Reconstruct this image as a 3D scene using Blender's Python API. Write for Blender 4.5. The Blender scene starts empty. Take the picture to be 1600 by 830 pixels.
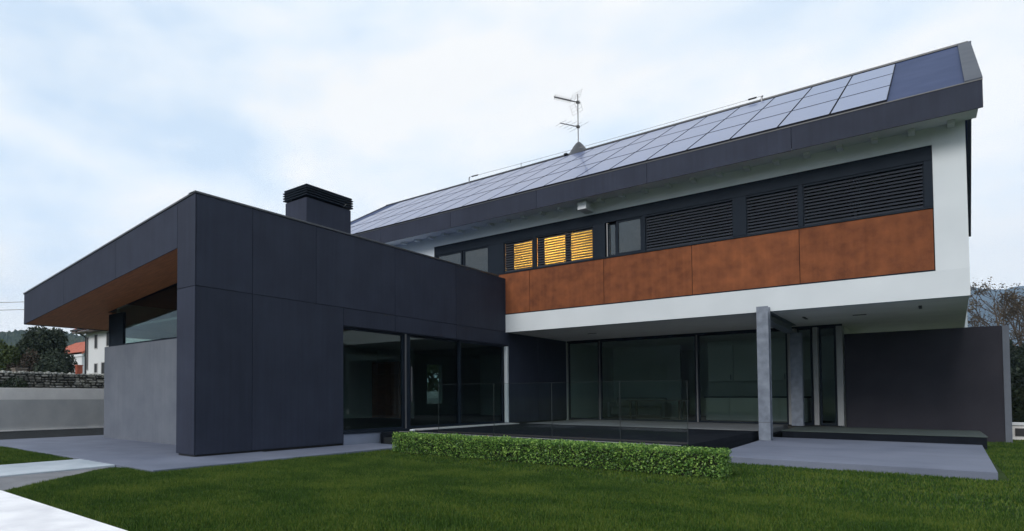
import bpy, bmesh, math, random
import numpy as np
from mathutils import Vector, Matrix
R = math.radians
random.seed(7); rng = np.random.default_rng(7)
scene = bpy.context.scene
col = scene.collection

# ------------------------------------------------------------------ camera
# house frame: +x runs right along the long facade, +y runs away to the right
F, PX, PITCH, EYE = 956.0, 500.0, R(1.7), 1.25          # focal length / principal point in photo pixels
PY = 619.5 - F*math.tan(PITCH)
cd = bpy.data.cameras.new('Camera'); cam = bpy.data.objects.new('Camera', cd); col.objects.link(cam)
cd.sensor_fit = 'HORIZONTAL'; cd.sensor_width = 36; cd.lens = F/1600*36
cd.shift_x = (800-PX)/1600; cd.shift_y = (PY-415)/1600
cd.clip_start = .05; cd.clip_end = 20000
cam.location = (0, 0, EYE); cam.rotation_euler = (math.pi/2+PITCH, 0, R(45))
scene.camera = cam
_h = Vector((-1, 1, 0))/math.sqrt(2); _r = Vector((1, 1, 0))/math.sqrt(2); _z = Vector((0, 0, 1))
_f = _h*math.cos(PITCH)+_z*math.sin(PITCH); _u = -_h*math.sin(PITCH)+_z*math.cos(PITCH)
def P(u, v, ax, val):
    """photo pixel -> world point on the plane ax = val"""
    d = _f+_r*((u-PX)/F)+_u*((PY-v)/F); c = Vector((0, 0, EYE)); i = 'xyz'.index(ax)
    return c+d*((val-c[i])/d[i])

# ------------------------------------------------------------------ sky, sun, exposure
SUN_EL, SUN_AZ = R(30), R(183)
w = bpy.data.worlds.new('World'); scene.world = w; w.use_nodes = True
nt = w.node_tree; nt.nodes.clear(); N = nt.nodes.new; L = nt.links.new
out = N('ShaderNodeOutputWorld'); bg = N('ShaderNodeBackground'); bg.inputs['Strength'].default_value = .079
sky = N('ShaderNodeTexSky'); sky.sky_type = 'NISHITA'; sky.sun_disc = False
sky.sun_elevation = SUN_EL; sky.sun_rotation = SUN_AZ
tc = N('ShaderNodeTexCoord'); mp = N('ShaderNodeMapping'); mp.inputs['Scale'].default_value = (1.5, 1.5, 3.4)
mp.inputs['Location'].default_value = (3.1, 1.7, .4)
n1 = N('ShaderNodeTexNoise'); n1.inputs['Scale'].default_value = 1.5; n1.inputs['Detail'].default_value = 6
n1.inputs['Roughness'].default_value = .5; n1.inputs['Distortion'].default_value = .25
n2 = N('ShaderNodeTexNoise'); n2.inputs['Scale'].default_value = 4.2; n2.inputs['Detail'].default_value = 5; n2.inputs['Roughness'].default_value = .55
addn = N('ShaderNodeMath'); addn.operation = 'MULTIPLY_ADD'; addn.inputs[1].default_value = .35
ramp = N('ShaderNodeValToRGB')
e = ramp.color_ramp.elements
e[0].position = .50; e[0].color = (.66, .79, .94, 1)
e[1].position = .76; e[1].color = (1.0, .995, .98, 1)
m = ramp.color_ramp.elements.new(.62); m.color = (.83, .91, .99, 1)
gain = N('ShaderNodeVectorMath'); gain.operation = 'SCALE'; gain.inputs['Scale'].default_value = 9.6
mix = N('ShaderNodeMix'); mix.data_type = 'RGBA'; mix.inputs['Factor'].default_value = .93
L(tc.outputs['Generated'], mp.inputs['Vector']); L(mp.outputs[0], n1.inputs['Vector']); L(mp.outputs[0], n2.inputs['Vector'])
L(n2.outputs['Fac'], addn.inputs[0]); L(n1.outputs['Fac'], addn.inputs[2]); L(addn.outputs[0], ramp.inputs['Fac'])
sep = N('ShaderNodeSeparateXYZ'); L(tc.outputs['Generated'], sep.inputs[0])
mr = N('ShaderNodeMapRange'); mr.inputs['From Min'].default_value = .0; mr.inputs['From Max'].default_value = .45; mr.inputs['To Min'].default_value = 12.2; mr.inputs['To Max'].default_value = 9.8
L(sep.outputs['Z'], mr.inputs['Value']); L(mr.outputs[0], gain.inputs['Scale'])
L(ramp.outputs['Color'], gain.inputs[0]); L(sky.outputs[0], mix.inputs[6]); L(gain.outputs[0], mix.inputs[7])
L(mix.outputs[2], bg.inputs['Color']); L(bg.outputs[0], out.inputs['Surface'])

sd = bpy.data.lights.new('Sun', 'SUN'); sun = bpy.data.objects.new('Sun', sd); col.objects.link(sun)
sd.energy = 1.4; sd.angle = R(20); sd.color = (1, .97, .93)
to_sun = Vector((math.sin(SUN_AZ)*math.cos(SUN_EL), math.cos(SUN_AZ)*math.cos(SUN_EL), math.sin(SUN_EL)))
sun.rotation_euler = to_sun.to_track_quat('Z', 'Y').to_euler()
vs = scene.view_settings; vs.view_transform = 'Standard'; vs.look = 'None'; vs.exposure = .61; vs.gamma = 1; vs.use_curve_mapping = False

# ------------------------------------------------------------------ materials
def mat(name, c1, c2=None, rough=.6, scale=6., detail=5, spec=.5, metal=0., bump=0., bscale=None, stretch=(1, 1, 1),
        lo=.35, hi=.65, speck=0., coat=0., island=0., objvar=0., streak=0.):
    m = bpy.data.materials.new(name); m.use_nodes = True; t = m.node_tree; b = t.nodes['Principled BSDF']
    b.inputs['Roughness'].default_value = rough; b.inputs['Metallic'].default_value = metal
    b.inputs['Specular IOR Level'].default_value = spec; b.inputs['Coat Weight'].default_value = coat
    b.inputs['Coat Roughness'].default_value = .05
    NN, LL = t.nodes.new, t.links.new
    tx = NN('ShaderNodeTexCoord'); mp = NN('ShaderNodeMapping'); mp.inputs['Scale'].default_value = stretch
    LL(tx.outputs['Object'], mp.inputs['Vector'])
    geo = NN('ShaderNodeNewGeometry'); oi = NN('ShaderNodeObjectInfo')
    off = NN('ShaderNodeVectorMath'); off.operation = 'MULTIPLY_ADD'
    cmb = NN('ShaderNodeCombineXYZ')
    for i in range(3): LL(oi.outputs['Random'], cmb.inputs[i])
    off.inputs[1].default_value = (13, 7, 5); LL(cmb.outputs[0], off.inputs[0]); LL(mp.outputs[0], off.inputs[2])
    no = NN('ShaderNodeTexNoise'); no.inputs['Scale'].default_value = scale; no.inputs['Detail'].default_value = detail
    LL(off.outputs[0], no.inputs['Vector'])
    rp = NN('ShaderNodeValToRGB'); ee = rp.color_ramp.elements
    ee[0].position = lo; ee[1].position = hi
    ee[0].color = (*c1, 1); ee[1].color = (*(c2 or c1), 1)
    LL(no.outputs['Fac'], rp.inputs['Fac']); cur = rp.outputs['Color']
    if speck or island:
        hv = NN('ShaderNodeHueSaturation'); LL(cur, hv.inputs['Color'])
        ma = NN('ShaderNodeMath'); ma.operation = 'MULTIPLY_ADD'
        if island:
            LL(geo.outputs['Random Per Island'], ma.inputs[0]); ma.inputs[1].default_value = 2*island; ma.inputs[2].default_value = 1-island
        else:
            wn = NN('ShaderNodeTexNoise'); wn.inputs['Scale'].default_value = 90; wn.inputs['Detail'].default_value = 2
            LL(off.outputs[0], wn.inputs['Vector']); LL(wn.outputs['Fac'], ma.inputs[0])
            ma.inputs[1].default_value = 2*speck; ma.inputs[2].default_value = 1-speck
        LL(ma.outputs[0], hv.inputs['Value']); cur = hv.outputs['Color']
    if objvar or streak:
        h2 = NN('ShaderNodeHueSaturation'); LL(cur, h2.inputs['Color'])
        m1 = NN('ShaderNodeMath'); m1.operation = 'MULTIPLY_ADD'; m1.inputs[1].default_value = 2*objvar; m1.inputs[2].default_value = 1-objvar
        LL(oi.outputs['Random'], m1.inputs[0]); val = m1.outputs[0]
        if streak:
            ms = NN('ShaderNodeMapping'); ms.inputs['Scale'].default_value = (5, 5, .22); LL(off.outputs[0], ms.inputs['Vector'])
            ns = NN('ShaderNodeTexNoise'); ns.inputs['Scale'].default_value = 2.2; ns.inputs['Detail'].default_value = 6; LL(ms.outputs[0], ns.inputs['Vector'])
            m2 = NN('ShaderNodeMath'); m2.operation = 'MULTIPLY_ADD'; m2.inputs[1].default_value = 2*streak; m2.inputs[2].default_value = -streak
            LL(ns.outputs['Fac'], m2.inputs[0]); m3 = NN('ShaderNodeMath'); m3.operation = 'ADD'; LL(m2.outputs[0], m3.inputs[0]); LL(val, m3.inputs[1]); val = m3.outputs[0]
        LL(val, h2.inputs['Value']); cur = h2.outputs['Color']
    LL(cur, b.inputs['Base Color'])
    if bump:
        bp = NN('ShaderNodeBump'); bp.inputs['Strength'].default_value = bump; bp.inputs['Distance'].default_value = .02
        n3 = NN('ShaderNodeTexNoise'); n3.inputs['Scale'].default_value = bscale or scale*6; n3.inputs['Detail'].default_value = 4
        LL(off.outputs[0], n3.inputs['Vector']); LL(n3.outputs['Fac'], bp.inputs['Height']); LL(bp.outputs[0], b.inputs['Normal'])
    return m

def glass_mat(name, tint, refl=1.0, ior=1.5, rough=0.0):
    m = bpy.data.materials.new(name); m.use_nodes = True; t = m.node_tree; t.nodes.clear()
    NN, LL = t.nodes.new, t.links.new
    o = NN('ShaderNodeOutputMaterial'); mx = NN('ShaderNodeMixShader'); tr = NN('ShaderNodeBsdfTransparent'); gl = NN('ShaderNodeBsdfGlossy')
    fr = NN('ShaderNodeFresnel'); fr.inputs['IOR'].default_value = ior; mu = NN('ShaderNodeMath'); mu.operation = 'MULTIPLY'; mu.inputs[1].default_value = refl
    mu.use_clamp = True
    tr.inputs['Color'].default_value = (*tint, 1); gl.inputs['Roughness'].default_value = rough; gl.inputs['Color'].default_value = (.92, .97, .97, 1)
    ge = NN('ShaderNodeNewGeometry'); mi = NN('ShaderNodeMix'); mi.data_type = 'FLOAT'; mi.inputs[2].default_value = ior; mi.inputs[3].default_value = 1/ior
    LL(ge.outputs['Backfacing'], mi.inputs[0]); LL(mi.outputs[0], fr.inputs['IOR'])
    LL(fr.outputs[0], mu.inputs[0]); LL(mu.outputs[0], mx.inputs[0]); LL(tr.outputs[0], mx.inputs[1]); LL(gl.outputs[0], mx.inputs[2]); LL(mx.outputs[0], o.inputs['Surface'])
    return m

def emit_mat(name, c, s):
    m = bpy.data.materials.new(name); m.use_nodes = True; b = m.node_tree.nodes['Principled BSDF']
    b.inputs['Base Color'].default_value = (*c, 1); b.inputs['Emission Color'].default_value = (*c, 1); b.inputs['Emission Strength'].default_value = s
    return m

M = dict(
    clad=mat('dark_cladding', (.0240, .0290, .0490), (.0300, .0360, .0590), .7, 1.3, 7, .22, speck=.25, bump=.05, bscale=160, objvar=.07, streak=.22),
    clad_edge=mat('dark_flashing', (.045, .05, .06), (.055, .06, .07), .4, 2, spec=.5),
    backing=mat('black_membrane', (.012, .012, .014), rough=.9),
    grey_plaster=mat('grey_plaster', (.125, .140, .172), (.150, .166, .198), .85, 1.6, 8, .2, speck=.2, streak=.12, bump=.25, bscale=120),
    dark_plaster=mat('dark_plaster', (.032, .031, .040), (.040, .038, .048), .9, 1.5, 6, .2, speck=.25, bump=.3, bscale=120),
    pale_plaster=mat('pale_plaster', (.30, .32, .36), (.36, .38, .42), .85, 2, 6, .2, speck=.15, bump=.2, bscale=120),
    white=mat('white_render', (.59, .63, .66), (.65, .69, .72), .8, .9, 6, .25, speck=.05, bump=.12, bscale=150),
    soffit=mat('white_soffit', (.76, .75, .73), (.82, .81, .79), .85, 1.1, 6, .2, speck=.06, bump=.1, bscale=150),
    frame=mat('anthracite_frame', (.010, .0160, .026), (.013, .0195, .030), .6, 2, spec=.1),
    corten=mat('corten_steel', (.140, .048, .023), (.250, .084, .034), .8, 3.4, 12, .15, bump=.1, bscale=70, lo=.28, hi=.74, speck=.30, objvar=.07, streak=.22),
    pv=mat('solar_glass', (.026, .062, .20), (.034, .072, .22), .3, 3, 4, .5, coat=.3),
    pv_frame=mat('solar_frame', (.012, .013, .018), rough=.7, spec=.05),
    roof=mat('roof_sheet', (.038, .056, .120), (.050, .069, .142), .7, 1.2, 6, .1, speck=.15),
    galv=mat('galvanised_steel', (.115, .135, .175), (.20, .23, .28), .5, 7, 7, .4, metal=.15, lo=.3, hi=.7, speck=.12),
    verge=mat('verge_sheet', (.055, .065, .085), (.07, .08, .10), .6, 2, spec=.2),
    slat=mat('blind_slat', (.030, .035, .046), (.034, .039, .051), .5, 2, spec=.3),
    post=mat('pale_steel_post', (.26, .27, .28), (.30, .31, .32), .5, 3),
    wood=mat('brown_wood', (.42, .150, .058), (.62, .235, .095), .55, 3.0, 6, .4, stretch=(.35, 7, 7), lo=.3, hi=.7),
    paving=mat('blue_grey_paving', (.120, .139, .192), (.160, .180, .240), .75, .9, 9, .3, speck=.12, bump=.1, bscale=90),
    plinth=mat('pale_plinth', (.20, .23, .31), (.235, .265, .345), .8, 1.4, 6, .2, speck=.1),
    deck=mat('black_stone', (.006, .008, .012), (.009, .011, .016), .7, 1.5, 6, .06, speck=.2),
    slate=mat('green_grey_stone', (.055, .070, .068), (.068, .085, .080), .8, 1.5, 6, .2, speck=.2),
    concrete=mat('beige_concrete', (.70, .68, .67), (.80, .78, .76), .9, 1.5, 7, .2, speck=.2, bump=.2, bscale=80),
    concrete2=mat('grey_concrete', (.42, .425, .435), (.50, .50, .50), .9, 1.5, 7, .2, speck=.25, bump=.2, bscale=80),
    edge=mat('grey_path_edge', (.15, .155, .17), (.205, .21, .225), .9, 2.5, 8, .2, speck=.2, bump=.2, bscale=80),
    porch=mat('grey_porch_stone', (.11, .12, .13), (.15, .16, .17), .7, 1.5, 7, .2, speck=.15),
    path=mat('pale_path', (.33, .38, .43), (.46, .51, .56), .8, 1.1, 7, .3, speck=.12, bump=.1, bscale=60),
    kerbwhite=mat('white_concrete', (.68, .68, .71), (.84, .84, .86), .8, 2.6, 10, .2, speck=.06, bump=.1, bscale=60),
    asphalt=mat('asphalt', (.022, .0245, .027), (.030, .033, .036), .9, 3, 7, .05, speck=.3, bump=.3, bscale=150),
    gravel=mat('ochre_gravel', (.34, .30, .25), (.44, .40, .33), .9, 20, 7, .2, bump=.5, bscale=120),
    soil=mat('lawn_soil', (.022, .040, .010), (.036, .060, .014), .95, 1.1, 8, .1, speck=.4, bump=.4, bscale=60),
    field=mat('meadow', (.05, .075, .022), (.09, .105, .04), .95, .03, 9, .1),
    black=mat('black_plastic', (.02, .02, .022), rough=.45),
    metal=mat('grey_aluminium', (.22, .22, .23), rough=.4, metal=.6),
    stone=mat('field_stone', (.10, .095, .085), (.25, .24, .22), .9, 1.3, 6, .2, island=.55, bump=.3, bscale=30),
    pier=mat('brown_stone', (.13, .105, .09), (.18, .15, .125), .9, 4),
    mortar=mat('dark_mortar', (.035, .034, .03), (.05, .048, .043), .95),
    far_white=mat('far_white_render', (.66, .68, .70), (.72, .73, .75), .85, .6, 6, .2),
    terracotta=mat('terracotta_tiles', (.33, .085, .05), (.44, .13, .08), .85, 3, 6, .2),
    bark=mat('grey_bark', (.055, .045, .036), (.10, .085, .068), .95, 8, 6, .1),
    twig=mat('brown_twigs', (.060, .046, .036), (.085, .066, .05), .95, 6, 4, .1),
    interior=mat('interior_wall', (.55, .58, .56), (.62, .65, .63), .9, 1),
    int_dark=mat('interior_floor', (.05, .048, .045), (.07, .066, .06), .5, 1.5),
    glass_edge=mat('glass_edge', (.03, .038, .038), rough=.5, spec=.2),
    cabinet=mat('white_lacquer', (.62, .64, .62), rough=.35),
    table=mat('dark_walnut', (.06, .04, .028), (.09, .06, .04), .45, 3, stretch=(1, 8, 8)),
    glass=glass_mat('clear_glass', (.70, .78, .76), .9),
    dark_glass=glass_mat('sun_control_glass', (.62, .70, .69), .8),
    rear_glass=glass_mat('rear_glass', (.80, .87, .85), .8),
    sky_glass=glass_mat('coated_glass', (.5, .54, .58), 1.9),
    rail_glass=glass_mat('balustrade_glass', (.92, .955, .95), .35),
    lamp=emit_mat('warm_lamp_glow', (1.0, .80, .50), 190.0),
)
def leaf_mat(name, a, b, c, trans=.25, rough=.5, scale=1.4):
    """leaves: colour varies per leaf and in loose patches through the plant"""
    m = bpy.data.materials.new(name); m.use_nodes = True; t = m.node_tree; bs = t.nodes['Principled BSDF']; NN, LL = t.nodes.new, t.links.new
    g = NN('ShaderNodeNewGeometry'); tx = NN('ShaderNodeTexCoord'); no = NN('ShaderNodeTexNoise'); no.inputs['Scale'].default_value = scale; no.inputs['Detail'].default_value = 5
    LL(tx.outputs['Object'], no.inputs['Vector'])
    ma = NN('ShaderNodeMath'); ma.operation = 'MULTIPLY_ADD'; ma.inputs[1].default_value = .55
    sb = NN('ShaderNodeMath'); sb.operation = 'SUBTRACT'; sb.inputs[1].default_value = .27
    LL(g.outputs['Random Per Island'], ma.inputs[0]); LL(no.outputs['Fac'], ma.inputs[2]); LL(ma.outputs[0], sb.inputs[0])
    rp = NN('ShaderNodeValToRGB'); ee = rp.color_ramp.elements
    ee[0].position = .28; ee[0].color = (*a, 1); ee[1].position = .75; ee[1].color = (*c, 1)
    x = ee.new(.52); x.color = (*b, 1)
    LL(sb.outputs[0], rp.inputs['Fac']); LL(rp.outputs[0], bs.inputs['Base Color'])
    bs.inputs['Roughness'].default_value = rough; bs.inputs['Specular IOR Level'].default_value = .3
    o = t.nodes['Material Output']; mx = NN('ShaderNodeMixShader'); tl = NN('ShaderNodeBsdfTranslucent'); mx.inputs[0].default_value = trans
    LL(rp.outputs[0], tl.inputs['Color']); LL(bs.outputs[0], mx.inputs[1]); LL(tl.outputs[0], mx.inputs[2]); LL(mx.outputs[0], o.inputs['Surface'])
    return m
def sheer():
    m = bpy.data.materials.new('sheer_curtain'); m.use_nodes = True; t = m.node_tree; t.nodes.clear(); NN, LL = t.nodes.new, t.links.new
    o = NN('ShaderNodeOutputMaterial'); d = NN('ShaderNodeBsdfDiffuse'); tl = NN('ShaderNodeBsdfTranslucent'); mx = NN('ShaderNodeMixShader'); mx.inputs[0].default_value = .62
    tx = NN('ShaderNodeTexCoord'); no = NN('ShaderNodeTexNoise'); no.inputs['Scale'].default_value = 3; rp = NN('ShaderNodeValToRGB')
    rp.color_ramp.elements[0].color = (.74, .54, .27, 1); rp.color_ramp.elements[1].color = (.86, .66, .36, 1)
    LL(tx.outputs['Object'], no.inputs['Vector']); LL(no.outputs['Fac'], rp.inputs['Fac'])
    LL(rp.outputs[0], d.inputs['Color']); LL(rp.outputs[0], tl.inputs['Color']); LL(d.outputs[0], mx.inputs[1]); LL(tl.outputs[0], mx.inputs[2]); LL(mx.outputs[0], o.inputs['Surface']); return m
M['curtain'] = sheer()
M['blade'] = leaf_mat('grass_blade', (.020, .054, .005), (.043, .102, .008), (.115, .155, .022), .25, .6, 1.1)
M['hedge_leaf'] = leaf_mat('hedge_leaf', (.050, .120, .026), (.13, .27, .055), (.34, .52, .12), .3, .35, 7)
M['hedge_core'] = mat('hedge_twigs', (.012, .018, .008), (.02, .03, .01), .95)
M['olive_leaf'] = leaf_mat('olive_leaf', (.020, .032, .020), (.032, .048, .030), (.055, .075, .045), .15, .6, .5)
M['shrub_leaf'] = leaf_mat('shrub_leaf', (.030, .045, .014), (.05, .075, .02), (.09, .12, .03), .15, .6, .6)
M['brown_leaf'] = leaf_mat('brown_shrub_leaf', (.025, .020, .015), (.045, .032, .022), (.07, .05, .032), .15, .6, .6)
M['dry_leaf'] = leaf_mat('dry_leaf', (.05, .038, .026), (.08, .060, .038), (.13, .10, .06), .15, .7, .4)
M['ever_leaf'] = leaf_mat('evergreen_leaf', (.010, .018, .010), (.018, .030, .016), (.03, .045, .022), .1, .6, .8)
M['wood_hill'] = mat('far_woodland', (.018, .030, .016), (.050, .058, .030), .95, .05, 12, .05, lo=.3, hi=.7)
M['mount'] = mat('far_mountain', (.022, .036, .045), (.040, .056, .064), .95, .004, 12, .05)

# ------------------------------------------------------------------ mesh helpers
W = {}                                                   # world origin of each object built
def origin(o): return W.get(o.name, Vector((0, 0, 0))) if o else Vector((0, 0, 0))
def link(name, me, mt, parent=None, centre=None):
    o = bpy.data.objects.new(name, me); col.objects.link(o)
    if mt: me.materials.append(M[mt] if isinstance(mt, str) else mt)
    c = centre or Vector((0, 0, 0)); W[o.name] = Vector(c)
    o.location = c-origin(parent)
    if parent: o.parent = parent
    return o
def from_bm(name, bm, mt, parent=None, smooth=False):
    xs = [v.co for v in bm.verts]
    lo = Vector((min(v.x for v in xs), min(v.y for v in xs), min(v.z for v in xs))); hi = Vector((max(v.x for v in xs), max(v.y for v in xs), max(v.z for v in xs)))
    c = Vector(((lo.x+hi.x)/2, (lo.y+hi.y)/2, lo.z))
    bmesh.ops.translate(bm, verts=bm.verts, vec=-c)
    me = bpy.data.meshes.new(name); bm.to_mesh(me); bm.free()
    if smooth:
        for p in me.polygons: p.use_smooth = True
    return link(name, me, mt, parent, c)
def bx(bm, x0, x1, y0, y1, z0, z1, b=0):
    r = bmesh.ops.create_cube(bm, size=1); vs_ = r['verts']
    for v in vs_:
        v.co = Vector(((x0+x1)/2+v.co.x*(x1-x0), (y0+y1)/2+v.co.y*(y1-y0), (z0+z1)/2+v.co.z*(z1-z0)))
    if b:
        ed = list({e for v in vs_ for e in v.link_edges})
        bmesh.ops.bevel(bm, geom=ed, offset=b, segments=1, affect='EDGES')
def box(name, x0, x1, y0, y1, z0, z1, mt, parent=None, b=0):
    bm = bmesh.new(); bx(bm, x0, x1, y0, y1, z0, z1, b); return from_bm(name, bm, mt, parent)
def boxes(name, lst, mt, parent=None, b=0):
    bm = bmesh.new()
    for q in lst: bx(bm, *q, b)
    return from_bm(name, bm, mt, parent)
def prism(name, poly, axis, a0, a1, mt, parent=None, b=0):
    """extrude a 2D polygon along an axis: 'y' -> (x,z) polygon, 'x' -> (y,z), 'z' -> (x,y)"""
    bm = bmesh.new()
    def mk(p, a): return {'y': (p[0], a, p[1]), 'x': (a, p[0], p[1]), 'z': (p[0], p[1], a)}[axis]
    A = [bm.verts.new(mk(p, a0)) for p in poly]; B = [bm.verts.new(mk(p, a1)) for p in poly]
    n = len(poly); bm.faces.new(A); bm.faces.new(B[::-1])
    for i in range(n): bm.faces.new((A[i], B[i], B[(i+1) % n], A[(i+1) % n]))
    bmesh.ops.recalc_face_normals(bm, faces=bm.faces)
    if b: bmesh.ops.bevel(bm, geom=list(bm.edges), offset=b, segments=1, affect='EDGES')
    return from_bm(name, bm, mt, parent)
def tb(bm, p, q, r0, r1=None, n=6):
    p, q = Vector(p), Vector(q); r1 = r0 if r1 is None else r1; d = (q-p)
    if d.length < 1e-6: return
    m = d.to_track_quat('Z', 'Y').to_matrix()
    A = [bm.verts.new(p+m@Vector((r0*math.cos(i*2*math.pi/n), r0*math.sin(i*2*math.pi/n), 0))) for i in range(n)]
    B = [bm.verts.new(q+m@Vector((r1*math.cos(i*2*math.pi/n), r1*math.sin(i*2*math.pi/n), 0))) for i in range(n)]
    for i in range(n): bm.faces.new((A[i], A[(i+1) % n], B[(i+1) % n], B[i]))
    bm.faces.new(A[::-1]); bm.faces.new(B)
def tube(name, pts, r, mt, parent=None, n=6):
    bm = bmesh.new()
    for p, q in zip(pts, pts[1:]): tb(bm, p, q, r, n=n)
    return from_bm(name, bm, mt, parent)
def empty(name, loc, label, cat, group=None):
    o = bpy.data.objects.new(name, None); col.objects.link(o); o.location = loc; W[o.name] = Vector(loc); o.empty_display_size = .2
    return tag(o, label, cat, group)
def tag(o, label, cat, group=None):
    o['label'] = label; o['category'] = cat
    if group: o['group'] = group
    return o
def struct(o): o['kind'] = 'structure'; return o
def stuff(o): o['kind'] = 'stuff'; return o
def copy_at(o, loc, parent):
    c = o.copy(); col.objects.link(c); c.parent = parent; W[c.name] = Vector(loc); c.location = Vector(loc)-origin(parent); return c
def np_mesh(name, V, nper, mt, parent=None, centre=None):
    """mesh of loose polygons: V is (count*nper, 3)"""
    c = Vector(centre) if centre is not None else Vector((0, 0, 0))
    V = np.asarray(V, dtype=np.float32)-np.array(c, dtype=np.float32)
    cnt = len(V)//nper; me = bpy.data.meshes.new(name)
    me.vertices.add(len(V)); me.vertices.foreach_set('co', V.ravel())
    me.loops.add(len(V)); me.loops.foreach_set('vertex_index', np.arange(len(V), dtype=np.int32))
    me.polygons.add(cnt); me.polygons.foreach_set('loop_start', np.arange(0, len(V), nper, dtype=np.int32))
    me.update(calc_edges=True); me.validate()
    return link(name, me, mt, parent, c)
def leaf_quads(pts, size, aspect=.55, up=.0, jitter=.4):
    """one diamond-shaped leaf at each point, random orientation"""
    n = len(pts); d = rng.normal(size=(n, 3)); d[:, 2] += up; d /= np.linalg.norm(d, axis=1)[:, None]
    e_ = rng.normal(size=(n, 3)); s = np.cross(d, e_); s /= np.linalg.norm(s, axis=1)[:, None]
    L_ = size*(1+jitter*rng.uniform(-1, 1, n))[:, None]; Wd = L_*aspect*.5
    nr = np.cross(d, s)*L_*.12
    a = pts-d*L_*.5; b_ = pts+s*Wd+nr; c_ = pts+d*L_*.5; d_ = pts-s*Wd+nr
    return np.stack([a, b_, c_, d_], 1).reshape(-1, 3)

# ------------------------------------------------------------------ measures of the house (metres)
XE = -10.38            # east face of the wing
YS = 6.84              # south face of the canopy
YB = 19.46             # south face of the upper storey
XR = .64               # right end of the upper storey
YG = 24.43             # rear ground floor glazing
ZS = 3.46              # underside of the upper storey
FLOOR = .35
def wtop(x): return 5.38-(XE-x)*.1002                    # sloping top of the wing
def wbot(x): return wtop(x)-.975

# ------------------------------------------------------------------ setting: ground, lawn base, drive, paving
gm = bpy.data.meshes.new('ground'); s = 2580
gm.from_pydata([(-s, -s, -.04), (s, -s, -.04), (s, s, -.04), (-s, s, -.04)], [], [(0, 1, 2, 3)]); struct(link('ground', gm, 'field'))
lawn = struct(box('lawn', -16.2, 14, -3, 34, -.038, -.006, 'soil'))
struct(box('driveway', -23.38, -18.35, -14, 40, -.035, .004, 'asphalt'))
pav = struct(prism('pavement', [(-18.34, 5.16), (-9.02, 5.16), (-9.02, 12.2), (-10.3, 12.2), (-10.3, 8.6), (-17.2, 8.6), (-17.2, 24), (-18.34, 24)], 'z', -.03, .045, 'paving', b=.008))
struct(prism('path', [(-11.75, 5.15), (-10.3, 5.15), (-10.12, 3.2), (-10.0, -4), (-12.0, -4), (-11.72, 3.6)], 'z', -.03, .035, 'path', b=.008))
struct(prism('path_edge', [(-10.25, 5.05), (-8.62, 2.74), (-8.62, -4), (-9.98, -4), (-10.1, 3.2)], 'z', -.03, .012, 'edge'))
kerb = box('garden_kerb', -8.6, 6, .9, 2.73, -.03, .03, 'kerbwhite', b=.01)
kerb['kind'] = 'structure'
struct(box('gravel', -8.6, 3, -3, .88, -.03, .008, 'gravel'))

# ------------------------------------------------------------------ the house
house = empty('house', (-7, 19, 0), 'modern house with dark clad wing, white upper storey, rust panels and solar roof', 'house')
# --- wing: backing walls
for q in [(-11.0, XE-.028, YS+.05, 11.2, .0, 5.2), (-10.7, XE-.028, 11.2, 24.4, 3.035, 5.2), (-10.7, XE-.028, 19.66, 24.4, 0, 3.035), (-17.1, -10.7, 33, 33.2, 0, 4.6)]:
    box('wing_wall', *q, 'backing', house)
def west_wall():
    q = []; y0, y1 = 24.2, 25.5
    for a, b_, z0, z1 in ((8.6, 12.5, 0, 2.72), (12.5, y0, 0, 4.0), (y0, y1, 0, .9), (y0, y1, 2.78, 4.0), (y1, 33, 0, 4.0), (8.6, 12.5, 3.02, 4.0)): q.append((-17.2, -17.0, a, b_, z0, z1))
    return boxes('west_wall', q, 'interior', house)
west_wall()
gap = .005
# --- wing: east cladding, upper row and lower rows
ys = [YS+.028, 8.31, 10.25, 13.3, 16.35, 19.4, 21.9, 24.4]
for a, b_ in zip(ys, ys[1:]):
    box('cladding_panel', XE-.024, XE, a+gap, b_-gap, 3.47+gap, 5.335, 'clad', house, .002)
ys2 = [YS+.028, 8.31, 11.21]
for a, b_ in zip(ys2, ys2[1:]):
    box('cladding_panel', XE-.024, XE, a+gap, b_-gap, .085, 3.47-gap, 'clad', house, .002)
for a, b_ in ((11.21, 13.3), (13.3, 16.35), (16.35, 19.66)):
    box('cladding_panel', XE-.024, XE, a+gap, b_-gap, 3.03, 3.47-gap, 'clad', house, .002)
for a, b_ in ((19.66, 21.9), (21.9, 24.4)):
    box('cladding_panel', XE-.024, XE, a+gap, b_-gap, FLOOR, 3.47-gap, 'clad', house, .002)
box('reveal_panel', -10.68, XE-.03, 11.2, 11.225, .0, 3.03, 'clad', house)
box('reveal_panel', -10.68, XE-.03, 11.225, 19.64, 3.005, 3.03, 'clad', house)
# --- wing: south cladding (pillar + sloping fascia)
def sloped(x0, x1, zf0, zf1, y0, y1, mt, name, parent=house, b=.002):
    return prism(name, [(x0, zf0(x0)), (x1, zf0(x1)), (x1, zf1(x1)), (x0, zf1(x0))], 'y', y0, y1, mt, parent, b)
box('cladding_panel', -11.04+gap, XE-.001, YS, YS+.024, .085, 3.47-gap, 'clad', house, .002)
sloped(-11.04+gap, XE-.001, lambda x: 3.47+gap, lambda x: wtop(x)-.045, YS, YS+.024, 'clad', 'cladding_panel')
xs = [-19.76, -16.79, -13.76, -11.04]
for a, b_ in zip(xs, xs[1:]):
    sloped(a+gap, b_-gap, wbot, lambda x: wtop(x)-.045, YS, YS+.024, 'clad', 'cladding_panel')
box('pillar_plinth', -11.0, XE-.03, YS+.04, 11.19, .046, .085, 'black', house)
box('cladding_panel', -11.04, -11.02, YS+.03, 8.25, .085, 4.33, 'clad', house)
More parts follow.
